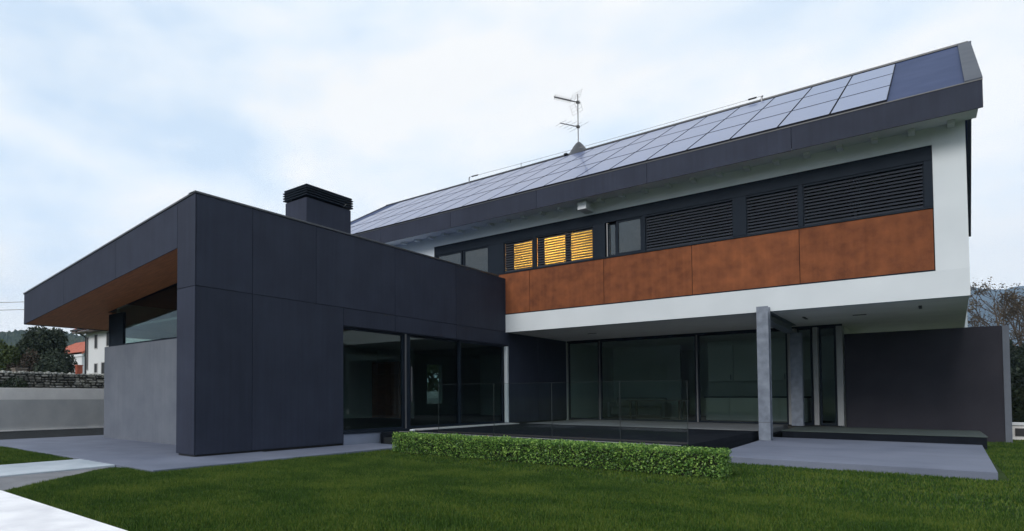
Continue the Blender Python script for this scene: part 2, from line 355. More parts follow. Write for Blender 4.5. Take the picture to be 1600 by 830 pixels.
# --- wing: copings
sloped(-19.79, XE-.03, lambda x: wtop(x)-.04, wtop, YS-.02, YS+.2, 'clad_edge', 'coping')
box('coping', XE-.22, XE+.02, YS-.02, 19.0, 5.343, 5.383, 'clad_edge', house, .003)
# --- wing: roof slab, canopy edge, timber soffit
sloped(-19.7, XE-.26, lambda x: wtop(x)-.32, lambda x: wtop(x)-.1, YS+.21, 32.8, 'roof', 'wing_roof')
for a in np.arange(7.0, 33, 4.0):
    prism('cladding_panel', [(a+gap-.13, wbot(-19.76)), (min(a+4, 33)-.13-gap, wbot(-19.76)), (min(a+4, 33)-.13-gap, wtop(-19.76)-.05), (a+gap-.13, wtop(-19.76)-.05)], 'x', -19.77, -19.745, 'clad', house)
y = YS+.03; k = 0
while y < 12.0:
    x1 = -11.05
    sloped(-19.7, x1 if y < 8.2 else -17.25, lambda x: wbot(x)+.012, lambda x: wbot(x)+.03, y+.002, y+.158, 'wood', 'soffit_board', b=0)
    y += .16; k += 1
sloped(-19.7, -17.25, lambda x: wbot(x)+.012, lambda x: wbot(x)+.03, y+.01, 32.8, 'wood', 'soffit_sheet', b=0)
for yy in (9.5, 10.4, 11.3): box('soffit_lath', -19.66, -17.6, yy, yy+.06, wbot(-19.7)-.05, wbot(-19.7)+.0, 'post', house)
# --- wing: grey rendered wall and clerestory
box('garden_wall_face', -17.25, -11.045, 8.25, 8.55, .0, 2.7, 'grey_plaster', house, .006)
clere = boxes('clerestory_window', [(-17.15, -17.05, 8.33, 8.43, 2.7, 3.66), (-17.05, -16.29, 8.335, 8.425, 2.75, 3.66), (-12.9, -12.86, 8.33, 8.43, 2.7, 4.1), (-17.05, -11.05, 8.33, 8.43, 2.702, 2.75)], 'frame', house)
sloped(-17.05, -11.05, lambda x: 2.75, lambda x: wbot(x), 8.37, 8.39, 'glass', 'pane', clere, 0)
ww = boxes('clerestory_window', [(-17.18, -17.02, 8.6, 12.48, 2.722, 2.78)]+[(-17.16, -17.04, a, a+.05, 2.78, 3.02) for a in (8.6, 10.4, 12.4)], 'frame', house)
box('pane', -17.11, -17.09, 8.65, 12.4, 2.78, 3.02, 'glass', ww)
# --- wing interior
box('wing_floor', -17.0, -10.45, 8.6, 32.9, .1, FLOOR, 'int_dark', house)
box('wing_ceiling', -17.0, -10.72, 8.6, 32.9, 3.26, 3.32, 'interior', house)
ink = boxes('partition', [(-15.5, -10.8, 26.5, 26.7, FLOOR, 3.25), (-17.0, -15.2, 20.5, 20.7, FLOOR, 3.25)], 'interior', house)
box('pane', -17.11, -17.09, 24.2, 25.5, .9, 2.78, 'glass', house)
# --- wing: plinth under the glazing, sill
box('plinth', -10.66, XE-.012, 11.23, 19.64, .0, FLOOR-.045, 'plinth', house)
box('window_sill', -10.66, XE+.03, 11.23, 19.64, FLOOR-.043, FLOOR+.005, 'frame', house, .003)
# --- wing: sliding glazing
def glazing_x(x, spans, z0, z1, mt, parent=house, t=.05):
    for a, b_ in spans:
        f = boxes('window', [(x-.04, x+.03, a, b_, z0, z0+t), (x-.04, x+.03, a, b_, z1-t, z1), (x-.04, x+.03, a, a+t, z0+t, z1-t), (x-.04, x+.03, b_-t, b_, z0+t, z1-t)], 'frame', parent)
        box('pane', x-.01, x+.004, a+t, b_-t, z0+t, z1-t, mt, f)
glazing_x(XE-.12, [(11.24, 13.78)], FLOOR+.006, 3.0, 'dark_glass')
box('mullion', XE-.17, XE-.06, 13.79, 14.06, FLOOR+.006, 3.0, 'frame', house, .004)
box('mullion_edge', XE-.055, XE-.03, 13.80, 13.84, FLOOR+.006, 3.0, 'metal', house)
glazing_x(XE-.16, [(14.07, 16.72)], FLOOR+.006, 3.0, 'dark_glass')
glazing_x(XE-.10, [(16.66, 19.38)], FLOOR+.006, 3.0, 'dark_glass')
h_ = box('door_handle', XE-.10, XE-.06, 14.10, 14.15, 1.1, 2.1, 'metal', house)
box('corner_post', XE-.1, XE+.02, 19.5, 19.6, FLOOR, 2.98, 'white', house, .004)
# --- chimney on the wing roof
ch = box('chimney', -12.33, -11.5, 11.0, 12.73, 4.9, 6.49, 'clad', house, .004)
box('flue', -12.2, -11.63, 11.15, 12.6, 6.49, 6.76, 'backing', ch)
for i in range(4):
    z0 = 6.535+i*.066
    box('louvre', -12.38, -11.45, 10.95, 12.78, z0, z0+.034, 'frame', ch, .006)
box('chimney_cap', -12.36, -11.47, 10.97, 12.76, 6.795, 6.83, 'frame', ch, .006)
for yy, xx in ((10.99, -12.1), (12.4, -11.47)):
    tube('stay_rod', [(xx, yy, 6.52), (xx+.05, yy+.05, 6.60)], .008, 'metal', ch)

# --- upper storey: shell
sk = .018                                               # the right gable is a touch out of square
def xend(y_): return XR+(y_-YB)*sk
prism('floor_slab', [(-20.7, YB+.05), (XR-.02, YB+.05), (xend(33.4)-.02, 33.4), (-20.7, 33.4)], 'z', ZS+.004, ZS+.25, 'soffit', house)
box('upper_wall', XE-.4, XR, YB, YB+.3, ZS, 4.07, 'white', house)
box('upper_wall', .115, XR-.0005, YB+.0005, YB+.3, 4.0702, 7.42, 'white', house)
box('upper_wall', -20.7, .1148, YB+.001, YB+.3, 6.94, 7.42, 'white', house)
boxes('upper_wall', [(-20.7, -13.3, YB, YB+.3, ZS, 6.938), (-13.3, XE-.4, YB, YB+.3, ZS, 5.5)], 'white', house)
box('rear_wall', -20.7, 1.0, 33.4, 33.7, ZS, 7.8, 'white', house)
def gable(name, x0f, x1f, mt):
    bm = bmesh.new(); yz = [(YB+.31, ZS+.26), (33.4, ZS+.26), (33.4, 7.75), (26.2, 11.3), (YB+.31, 7.9)]
    A = [bm.verts.new((x0f(a), a, b_)) for a, b_ in yz]; B = [bm.verts.new((x1f(a), a, b_)) for a, b_ in yz]
    bm.faces.new(A); bm.faces.new(B[::-1])
    for i in range(5): bm.faces.new((A[i], B[i], B[(i+1) % 5], A[(i+1) % 5]))
    bmesh.ops.recalc_face_normals(bm, faces=bm.faces); return from_bm(name, bm, mt, house)
gable('gable_wall', lambda a: xend(a)-.3, xend, 'white'); gable('gable_wall', lambda a: -20.7, lambda a: -20.4, 'white')
boxes('upper_floor', [(-20.4, XR-.32, YB+.31, 33.38, ZS+.26, 4.1)], 'int_dark', house)
box('upper_ceiling', -20.4, XR-.32, YB+.31, 33.38, 7.0, 7.1, 'interior', house)
boxes('partition', [(-10.9, -10.75, YB+.4, 25, 4.11, 6.99), (-7.15, -7.0, YB+.4, 25, 4.11, 6.99), (-20, XR-.4, 25, 25.15, 4.11, 6.99)], 'interior', house)
# --- rust coloured panels
box('panel_backing', XE-.35, .112, YB+.06, YB+.3, 4.075, 5.52, 'backing', house)
xj = [.105, -2.3, -4.695, -7.09, -9.5, -10.7]
for a, b_ in zip(xj, xj[1:]):
    box('rust_panel', b_+.006, a-.006, YB+.012, YB+.03, 4.105, 5.495, 'corten', house, .002)
box('panel_sill', XE-.35, .11, YB-.012, YB+.058, 5.50, 5.545, 'frame', house, .003)
box('panel_drip', XE-.35, .11, YB-.006, YB+.058, 4.076, 4.098, 'frame', house)
# --- window band
ZW0, ZW1 = 5.55, 6.6
box('window_header', -13.3, .112, YB-.008, YB+.12, ZW1+.001, 6.935, 'frame', house, .004)
for a, b_ in ((-13.3, -13.2), (-11.0, -10.42), (-7.39, -7.03), (-3.70, -3.40), (-.03, .112)):
    box('window_post', a, b_, YB-.010, YB+.12, ZW0, ZW1, 'frame', house, .003)
def win(x0, x1, mt, ybk=YB+.16, t=.055, zt=ZW1):
    f = boxes('window', [(x0, x1, ybk-.03, ybk+.04, ZW0, ZW0+t), (x0, x1, ybk-.03, ybk+.04, zt-t, zt), (x0, x0+t, ybk-.03, ybk+.04, ZW0+t, zt-t), (x1-t, x1, ybk-.03, ybk+.04, ZW0+t, zt-t)], 'frame', house)
    box('pane', x0+t, x1-t, ybk, ybk+.012, ZW0+t, zt-t, mt, f); return f
win(-13.2, -12.1, 'sky_glass', YB+.05); win(-12.05, -11.0, 'sky_glass', YB+.05)
win(-10.42, -9.36, 'glass', t=.09); win(-9.26, -8.23, 'glass', t=.09); win(-8.225, -7.39, 'glass', t=.07)
box('window_stile', -9.17, -9.03, YB+.131, YB+.158, ZW0+.09, ZW1-.09, 'frame', house)
box('window_stile', -10.33, -10.12, YB+.131, YB+.158, ZW0+.09, ZW1-.09, 'frame', house)
win(-7.03, -6.72, 'sky_glass'); win(-6.71, -5.97, 'sky_glass', YB+.06); win(-5.88, -3.70, 'dark_glass')
win(-3.40, -2.30, 'dark_glass'); win(-2.20, -1.25, 'dark_glass'); win(-1.20, -.03, 'dark_glass')
box('window_post', -9.35, -9.26, YB-.004, YB+.10, ZW0, ZW1, 'frame', house)
box('window_post', -5.965, -5.885, YB-.004, YB+.10, ZW0, ZW1, 'frame', house)
box('window_post', -2.295, -2.205, YB-.004, YB+.10, ZW0, ZW1, 'frame', house)
# --- external blinds: every slat a piece
def slat_mesh(x0, x1, tilt):
    bm = bmesh.new(); n = 4; pr_ = []
    for i in range(n+1):
        t = (i/n-.5)*.084; pr_.append((t*math.cos(tilt), t*math.sin(tilt)+.006*(1-(2*i/n-1)**2)))
    hw = (x1-x0)/2
    top = [[bm.verts.new((sx*hw, a, z+.0012)) for a, z in pr_] for sx in (-1, 1)]; bot = [[bm.verts.new((sx*hw, a, z-.0012)) for a, z in pr_] for sx in (-1, 1)]
    for i in range(n):
        bm.faces.new((top[0][i], top[1][i], top[1][i+1], top[0][i+1])); bm.faces.new((bot[0][i+1], bot[1][i+1], bot[1][i], bot[0][i]))
    bm.faces.new((top[0][0], bot[0][0], bot[1][0], top[1][0])); bm.faces.new((top[1][n], bot[1][n], bot[0][n], top[0][n]))
    me = bpy.data.meshes.new('slat'); bm.to_mesh(me); bm.free(); return me
def blind(x0, x1, tilt):
    n = 12; step = (ZW1-ZW0-.06)/n; yb = YB+.048
    hd = boxes('external_blind', [(x0, x1, yb-.035, yb+.035, ZW1-.05, ZW1-.002), (x0, x0+.018, yb-.012, yb+.012, ZW0+.002, ZW1-.05), (x1-.018, x1, yb-.012, yb+.012, ZW0+.002, ZW1-.05)], 'frame', house)
    me = slat_mesh(x0+.02, x1-.02, tilt)
    for i in range(n):
        link('slat', me if i else me, 'slat' if i == 0 else None, hd, Vector(((x0+x1)/2, yb, ZW0+.035+i*step+.002*random.uniform(-1, 1))))
blind(-10.42, -9.36, R(50)); blind(-9.255, -7.39, R(50))
blind(-5.88, -3.70, R(46)); blind(-3.40, -2.30, R(46)); blind(-2.20, -.03, R(45))
box('blind_guide', -6.99, -6.965, YB+.03, YB+.055, ZW0, ZW1, 'metal', house)
# --- lit room
lampo = empty('ceiling_lamp', (-8.9, 21.4, 6.55), 'warm glowing ceiling lamp in the lit upstairs room', 'lamp')
bm = bmesh.new(); bmesh.ops.create_uvsphere(bm, u_segments=20, v_segments=12, radius=.45)
for v in bm.verts: v.co = Vector((v.co.x-8.9, v.co.y+21.4, v.co.z*.45+6.62))
from_bm('shade', bm, 'lamp', lampo, True); tube('stem', [(-8.9, 21.4, 6.75), (-8.9, 21.4, 6.998)], .012, 'metal', lampo)
cur = []; m_ = 60
for i in range(m_+1): cur.append((-10.6+3.43*i/m_, YB+.40+.006*math.sin(i*.9)))
ctn = tag(prism('curtain', cur+[(a, b_+.004) for a, b_ in cur[::-1]], 'z', 4.14, 6.9, 'curtain'), 'amber sheer curtain glowing in the lit upstairs window', 'curtain')
for p_ in ctn.data.polygons: p_.use_smooth = True

# --- main roof: gable 27 degrees with eaves fascia, verges, sheet covering
TP = math.tan(R(27)); YE = 18.56; ZE = 7.83; YR = 26.2; ZR = ZE+(YR-YE)*TP; XL = -21.0
def xr(y_): return .88+(y_-YE)*sk
def slab(name, pts, th, mt, parent=house):
    """pts: top face corners; thickness th straight down"""
    bm = bmesh.new(); A = [bm.verts.new(p) for p in pts]; B = [bm.verts.new((p[0], p[1], p[2]-th)) for p in pts]; n = len(pts)
    bm.faces.new(A); bm.faces.new(B[::-1])
    for i in range(n): bm.faces.new((A[i], B[i], B[(i+1) % n], A[(i+1) % n]))
    bmesh.ops.recalc_face_normals(bm, faces=bm.faces); return from_bm(name, bm, mt, parent)
YK = 2*YR-YE
roof = slab('roof', [(XL, YE+.06, ZE+.06*TP), (xr(YE)-.06, YE+.06, ZE+.06*TP), (xr(YR)-.06, YR, ZR), (XL, YR, ZR)], .2, 'roof')
slab('roof', [(XL, YR+.002, ZR-.001), (xr(YR)-.06, YR+.002, ZR-.001), (xr(YK)-.06, YK, ZE), (XL, YK, ZE)], .2, 'roof')
# eaves fascia boards with their joints
fx = [XL, -18.4, -15.2, -12.0, -8.8, -5.55, -2.3, xr(YE)]
for a, b_ in zip(fx, fx[1:]):
    box('fascia', a+.004, b_-.004, YE, YE+.03, ZE-.585, ZE-.005, 'clad', house, .002)
box('gutter_edge', XL, xr(YE), YE-.012, YE+.06, ZE-.004, ZE+.018, 'clad_edge', house)
prism('eaves_soffit', [(YE+.035, ZE-.56), (YB+.0, ZE-.50), (YB+.0, ZE-.47), (YE+.035, ZE-.53)], 'x', XL, xr(YE)-.07, 'white', house)
for i in range(34):
    x = .42-i*.625
    if x < -20.5: break
    box('rafter', x-.06, x+.06, YB-.33, YB+.0, ZE-.60, ZE-.485, 'white', house, .004)
boxes('bracket_box', [(-7.62, -7.36, YE+.30, YB-.002, 7.0, 7.24)], 'white', house, .006)
# verges
def verge(name, xa, xb, y0, z0, y1, z1, up, dn, mt):
    bm = bmesh.new()
    v = [bm.verts.new(p) for p in ((xa(y0), y0, z0+up), (xb(y0), y0, z0+up), (xb(y1), y1, z1+up), (xa(y1), y1, z1+up),
                                   (xa(y0), y0, z0-dn), (xb(y0), y0, z0-dn), (xb(y1), y1, z1-dn), (xa(y1), y1, z1-dn))]
    for f in ((0, 1, 2, 3), (7, 6, 5, 4), (0, 4, 5, 1), (1, 5, 6, 2), (2, 6, 7, 3), (3, 7, 4, 0)): bm.faces.new([v[i] for i in f])
    bmesh.ops.recalc_face_normals(bm, faces=bm.faces); return from_bm(name, bm, mt, house)
verge('verge', lambda a: xr(a)-.26, lambda a: xr(a)-.0, YE-.01, ZE, YR, ZR, .05, -.02, 'verge')
verge('verge_board', lambda a: xr(a)-.055, lambda a: xr(a)-.02, YE+.035, ZE, YR, ZR, .018, .5, 'clad')
verge('verge_board', lambda a: xr(a)-.055, lambda a: xr(a)+.02, YR+.003, ZR, YK, ZE, .045, .5, 'clad')
verge('verge', lambda a: XL-.05, lambda a: XL+.12, YE+.05, ZE, YR, ZR, .05, .3, 'clad_edge')
boxes('ridge_cap', [(XL, xr(YR)-.05, YR-.09, YR+.09, ZR-.02, ZR+.035)], 'clad_edge', house)
# solar panels
x1p, x0p, ncol, nrow = -.575, -19.67, 19, 3
pw = (x1p-x0p)/ncol; y0p, y1p = YE+.12, 25.62; ph = (y1p-y0p)/nrow
bm = bmesh.new(); hw, hy = pw/2-.006, ph/2-.014; fw_, fy = .012, .022
def ring(a, b_, dz): return [bm.verts.new((x_, y_, y_*TP+dz)) for x_, y_ in ((-a, -b_), (a, -b_), (a, b_), (-a, b_))]
T = ring(hw, hy, .045); I_ = ring(hw-fw_, hy-fy, .045); G_ = ring(hw-fw_, hy-fy, .041); B = ring(hw, hy, .005)
for a, b_ in ((I_, T), (G_, I_), (T, B)):
    for i in range(4):
        f = bm.faces.new((a[i], b_[i], b_[(i+1) % 4], a[(i+1) % 4])); f.material_index = 1
bm.faces.new(G_); f = bm.faces.new(B[::-1]); f.material_index = 1
bmesh.ops.recalc_face_normals(bm, faces=bm.faces)
pme = bpy.data.meshes.new('solar_panel'); bm.to_mesh(pme); bm.free(); pme.materials.append(M['pv']); pme.materials.append(M['pv_frame'])
for c_ in range(ncol):
    for r_ in range(nrow):
        yc = y0p+(r_+.5)*ph
        o_ = link('solar_panel', pme, None, roof, Vector((x0p+(c_+.5)*pw, yc, ZE+(yc-YE)*TP+.012)))
slab('panel_underlay', [(x0p+.02, y0p+.02, ZE+(y0p+.02-YE)*TP+.016), (x1p-.02, y0p+.02, ZE+(y0p+.02-YE)*TP+.016), (x1p-.02, y1p-.02, ZE+(y1p-.02-YE)*TP+.016), (x0p+.02, y1p-.02, ZE+(y1p-.02-YE)*TP+.016)], .01, 'black', roof)

# --- rear ground floor glazing and its room
def glazing_y(y_, spans, z0, z1, mt, t=.05):
    for a, b_ in spans:
        f = boxes('window', [(a, b_, y_-.03, y_+.04, z0, z0+t), (a, b_, y_-.03, y_+.04, z1-t, z1), (a, a+t, y_-.03, y_+.04, z0+t, z1-t), (b_-t, b_, y_-.03, y_+.04, z0+t, z1-t)], 'frame', house)
        box('pane', a+t, b_-t, y_, y_+.014, z0+t, z1-t, mt, f)
ZT = ZS-.06
glazing_y(YG, [(-10.3, -9.1), (-9.06, -5.8), (-5.76, -3.24), (-3.0, -2.62)], FLOOR+.006, ZT, 'rear_glass')
glazing_y(YG+.02, [(-2.46, -2.05)], FLOOR+.006, ZT, 'dark_glass')
for a, b_ in ((-9.1, -9.06), (-5.8, -5.76)): box('mullion', a, b_, YG-.06, YG-.031, FLOOR+.006, ZT, 'metal', house)
for a, b_ in ((-3.235, -3.03), (-2.6, -2.48), (-2.04, -1.9)): box('window_post', a, b_, YG-.10, YG+.05, FLOOR+.006, ZT, 'post', house, .004)
box('head_strip', -10.35, -1.9, YG-.05, YG+.05, ZT+.001, ZS+.003, 'frame', house)
box('living_floor', -10.35, -2.0, YG+.06, 33, .1, FLOOR, 'int_dark', house)
boxes('living_wall', [(-10.35, -2.0, 33, 33.2, 0, ZS), (-2.0, -1.9, YG+.6, 33.2, 0, ZS), (-10.5, -10.36, YG, 33, 0, ZS), (-10.34, -7.6, 29.4, 29.6, FLOOR, ZS)], 'interior', house)
# right screen wall
sw = box('screen_wall', -1.88, 1.37, 24.72, 24.98, -.03, 3.17, 'dark_plaster', None, .006)
tag(sw, 'dark purple-grey rendered screen wall standing under the white overhang', 'wall')
box('wall_end', 1.372, 1.50, 24.70, 24.99, -.03, 3.16, 'grey_plaster', sw, .006)  # paler colour stands for the light on the wall's end
# ceiling fittings in the soffit
for (u, v, ax_) in ((1343, 492, 0), (1438, 480, 1), (1258, 497, 1), (925, 521, 0)):
    p = P(u, v, 'z', ZS)
    dx, dy = (.14, .04) if ax_ == 0 else (.03, .32)
    box('soffit_slot', p.x-dx, p.x+dx, p.y-dy, p.y+dy, ZS-.012, ZS+.002, 'black', house)

# ------------------------------------------------------------------ interior furniture glimpsed through the glass
isl = empty('kitchen_island', (-4.6, 27.6, FLOOR), 'white kitchen island behind the rear glass wall', 'kitchen island')
box('base', -6.2, -3.1, 27.3, 28.0, FLOOR, 1.2, 'cabinet', isl, .01); box('worktop', -6.25, -3.05, 27.25, 28.05, 1.2, 1.25, 'deck', isl, .006)
for i in range(4): box('drawer_front', -6.15+i*.76, -5.43+i*.76, 27.275, 27.298, FLOOR+.1, 1.15, 'cabinet', isl, .004)
box('kitchen_wall', -6.4, -2.02, 28.65, 28.8, FLOOR, ZS, 'interior', house)
cab = empty('wall_cabinet', (-4.2, 28.5, 1.85), 'pale kitchen wall cabinets hanging behind the rear glass', 'cabinet')
for i in range(5):
    d = box('door', -6.3+i*.85, -5.47+i*.85, 28.25, 28.64, 1.85, 3.25, 'cabinet', cab, .006)
    box('handle', -5.56+i*.85, -5.53+i*.85, 28.22, 28.25, 1.9, 2.1, 'metal', d)
bk = empty('bookcase', (-16.2, 20.3, FLOOR), 'brown wooden bookcase inside the dark wing', 'bookcase')
for a in (-16.95, -16.25, -15.55): box('upright', a, a+.04, 20.1, 20.45, FLOOR, 2.7, 'wood', bk)
for i in range(6): box('shelf', -16.91, -15.55, 20.12, 20.44, FLOOR+.05+i*.45, FLOOR+.08+i*.45, 'wood', bk)
box('back_panel', -16.91, -15.55, 20.45, 20.47, FLOOR, 2.7, 'wood', bk)
tbl = empty('dining_table', (-7.6, 26.6, FLOOR), 'dark dining table just behind the rear glass wall', 'table')
box('table_top', -8.7, -6.7, 26.1, 27.0, 1.06, 1.1, 'table', tbl, .006)
for a in (-8.6, -6.86):
    for b_ in (26.18, 26.86): box('leg', a, a+.06, b_, b_+.06, FLOOR, 1.06, 'table', tbl)
sofa = empty('sofa', (-9.0, 28.2, FLOOR), 'grey sofa in the living room behind the glass', 'sofa')
box('seat', -10.0, -8.0, 28.0, 28.9, FLOOR+.1, .8, 'post', sofa, .05); box('backrest', -10.0, -8.0, 28.7, 29.0, .8, 1.2, 'post', sofa, .05)
for a in (-10.15, -7.98): box('armrest', a, a+.14, 28.0, 29.0, FLOOR, .98, 'post', sofa, .03)

# ------------------------------------------------------------------ raised terrace, platform, steps
pool = empty('raised_terrace', (-6.3, 16, 0), 'raised black stone terrace between the hedge and the rear glass', 'terrace')
X0, X1, Y0, Y1 = -10.34, -3.26, 12.62, 19.6
box('front_wall', -9.72, X1, Y0, Y0+.25, -.03, FLOOR-.04, 'deck', pool)
box('coping', -9.74, X1+.02, Y0-.03, Y0+.27, FLOOR-.038, FLOOR+.012, 'deck', pool, .006)
box('edge_strip', -9.72, X1, Y0-.034, Y0-.0305, FLOOR-.006, FLOOR+.006, 'post', pool)
nx, ny = 5, 5
for i in range(nx):
    for j in range(ny):
        a0 = -9.72+i*(X1+9.72)/nx; a1 = -9.72+(i+1)*(X1+9.72)/nx; b0 = Y0+.275+j*(Y1-Y0-.275)/ny; b1 = Y0+.275+(j+1)*(Y1-Y0-.275)/ny
        box('paving_slab', a0+.003, a1-.003, b0+.003, b1-.003, .2, FLOOR-.012+random.uniform(-.001, .001), 'deck', pool, .003)
for q in [(-9.72, -9.5, Y0+.26, Y1, -.03, .198), (X1-.2, X1-.003, Y0+.26, 24.3, -.03, .198)]: box('side_wall', *q, 'deck', pool)
box('wall_margin', -10.34, -9.73, Y0, 24.38, -.03, FLOOR-.05, 'deck', pool)
for j in range(8):
    a0 = -9.72+j*(X1+9.72)/8; a1 = -9.72+(j+1)*(X1+9.72)/8
    box('porch_slab', a0+.003, a1-.003, 19.61, 24.30, .2, FLOOR+.002, 'porch', pool, .003)
box('glazed_sill', -10.36, -9.98, 14.0, 19.6, FLOOR-.049, FLOOR-.01, 'concrete2', pool, .003)
step = tag(box('stone_step', -9.9, -8.6, 12.2, 12.58, -.02, .20, 'asphalt', None, .006), 'short dark stone step at the end of the black terrace beside the hedge', 'step')
plat = tag(prism('entrance_platform', [(-3.05, 13.6), (.67, 13.6), (.80, 21.0), (-3.22, 21.0)], 'z', -.03, .12, 'paving', None, .006), 'blue-grey concrete platform on the lawn around the front steel column', 'platform')
bench = empty('low_stone_ledge', (-1, 21, .0), 'low black stone ledge with green-grey top behind the concrete platform', 'ledge')
box('ledge_body', -2.95, .88, 21.02, 24.5, -.03, .29, 'deck', bench); box('ledge_top', -2.97, .90, 21.0, 24.52, .292, .315, 'slate', bench, .003)

# ------------------------------------------------------------------ steel portal frame under the overhang
pf = empty('steel_portal_frame', (-3.0, 21.4, .12), 'galvanised steel column and beam frame carrying the white overhang', 'steel frame')
def hcol(name, xa, xb, ya, yb, z0, z1):
    t = .018; return boxes(name, [(xa, xb, ya, ya+t, z0, z1), (xa, xb, yb-t, yb, z0, z1), ((xa+xb)/2-.008, (xa+xb)/2+.008, ya+t, yb-t, z0, z1)], 'galv', pf, .002)
c1_ = hcol('column', -3.17, -2.92, 19.12, 19.42, .122, 3.565)
box('joint_line', -3.172, -2.918, 19.117, 19.1195, .58, .588, 'black', c1_)
box('end_plate', -3.165, -2.925, 19.422, 19.436, 3.05, 3.455, 'galv', pf)
hcol('column', -3.06, -2.78, 23.5, 23.75, FLOOR, 3.2)
t = .018
boxes('beam', [(-3.165, -2.925, 19.44, 23.75, ZS-.024, ZS-.006), (-3.165, -2.925, 19.44, 23.75, 3.205, 3.223), (-3.053, -3.037, 19.44, 23.75, 3.223, ZS-.024)], 'galv', pf)

# ------------------------------------------------------------------ glass balustrade
bal = empty('glass_balustrade', (-6, 13.2, FLOOR), 'frameless clear glass balustrade standing on the black terrace', 'balustrade')
bj = [-8.92, -7.36, -5.95, -4.52, -3.30]
for a, b_ in zip(bj, bj[1:]):
    g_ = box('glass_panel', a+.012, b_-.012, 13.19, 13.206, FLOOR+.02, 1.55, 'rail_glass', bal)
    box('panel_edge', a+.012, b_-.012, 13.188, 13.208, 1.551, 1.555, 'glass_edge', g_)
    box('base_channel', a+.004, b_-.004, 13.17, 13.226, FLOOR-.012, FLOOR+.02, 'black', bal)
for a in bj: box('panel_joint', a-.0035, a+.0035, 13.19, 13.206, FLOOR+.02, 1.55, 'glass_edge', bal)
tag(box('ground_spotlight', -9.45, -9.33, 12.66, 12.78, FLOOR+.012, FLOOR+.06, 'white', None, .02), 'tiny white ground spotlight on the terrace coping corner', 'spotlight')

# ------------------------------------------------------------------ aerial, safety line
base = P(903, 236, 'y', 26.3)
ant = empty('television_aerial', (base.x, 26.3, ZR), 'television aerial with two arms standing on the roof ridge', 'aerial')
bm = bmesh.new(); n = 12
prof = [(.62, -.35), (.50, -.12), (.34, .12), (.2, .34), (.1, .46), (.05, .5)]
rings = [[bm.verts.new((base.x+r_*math.cos(i*2*math.pi/n), 26.35+r_*.9*math.sin(i*2*math.pi/n), ZR+z_)) for i in range(n)] for r_, z_ in prof]
for a, b_ in zip(rings, rings[1:]):
    for i in range(n): bm.faces.new((a[i], a[(i+1) % n], b_[(i+1) % n], b_[i]))
bm.faces.new(rings[-1])
from_bm('flashing_cone', bm, 'clad_edge', ant, True)
zt = P(902, 148, 'y', 26.35).z
tube('mast', [(base.x, 26.35, ZR+.45), (base.x, 26.35, zt)], .025, 'metal', ant)
za = P(903, 160, 'y', 26.35).z; zb = P(904, 198, 'y', 26.35).z
arm_d = Vector((-.396, -.92, 0)).normalized(); perp = Vector((.92, -.396, 0))
c0 = Vector((base.x, 26.35, za))
u1 = tube('upper_arm', [c0+arm_d*-.12, c0+arm_d*1.3], .022, 'black', ant)
for i in range(9):
    q = c0+arm_d*(.42+i*.105)
    bm = bmesh.new(); tb(bm, q-Vector((0, 0, .0))+Vector((-.05, .04, .08)), q+Vector((.05, -.04, -.08)), .009, n=5); tb(bm, q+Vector((.05, -.04, .08)), q+Vector((-.05, .04, -.08)), .009, n=5)
    from_bm('director', bm, 'black', u1)
for sgn in (1, -1):
    bm = bmesh.new(); q = c0+arm_d*.18
    for k in range(4):
        o1 = q+Vector((0, 0, sgn*(.1+.12*k)))-arm_d*(.06*k)
        tb(bm, o1-perp*.28, o1+perp*.28, .005, n=4)
    for pp in (-.28, 0, .28): tb(bm, q+perp*pp+Vector((0, 0, sgn*.05)), q+perp*pp+Vector((0, 0, sgn*.47))-arm_d*.18, .006, n=4)
    from_bm('reflector', bm, 'metal', u1)
c0 = Vector((base.x, 26.35, zb)); l1 = tube('lower_arm', [c0+arm_d*-.08, c0+arm_d*1.0], .02, 'metal', ant)
for i, ln in enumerate((.55, .42, .38, .35, .32)):
    q = c0+arm_d*(-.05+.25*i); tube('dipole', [q-perp*ln, q+perp*ln], .006, 'metal', l1, 5)
for q in (za, zb): box('clamp', base.x-.05, base.x+.05, 26.28, 26.42, q-.05, q+.05, 'black', ant)

saf = empty('roof_safety_line', (-9.9, 26.2, ZR), 'thin steel safety cable on two posts along the roof ridge', 'safety cable')
pa, pb = P(733, 277, 'y', 26.1), P(1190, 150, 'y', 26.1)
for p in (pa, pb):
    tube('post', [(p.x, 26.1, ZR-.15), (p.x, 26.1, p.z-.05), (p.x+.03, 26.1, p.z)], .028, 'metal', saf)
pts = []
for i in range(13):
    s = i/12; q = pa.lerp(pb, s); q.z -= .05*4*s*(1-s); pts.append(q)
tube('cable', pts, .009, 'metal', saf, 5)
tube('tensioner', [pts[0].lerp(pts[1], .15), pts[0].lerp(pts[1], .5)], .03, 'black', saf)
tube('tensioner', [pts[-1].lerp(pts[-2], .15), pts[-1].lerp(pts[-2], .4)], .03, 'black', saf)
q = pa.lerp(pb, .23); tube('clip', [(q.x, 26.1, q.z-.2), (q.x, 26.1, q.z)], .015, 'metal', saf)
p = P(885, 242, 'y', 26.1)
tag(box('ridge_floodlight', p.x-.09, p.x+.06, 26.0, 26.15, ZR-.02, p.z+.06, 'black', None, .02), 'small dark floodlight box on the ridge beside the aerial cone', 'floodlight')

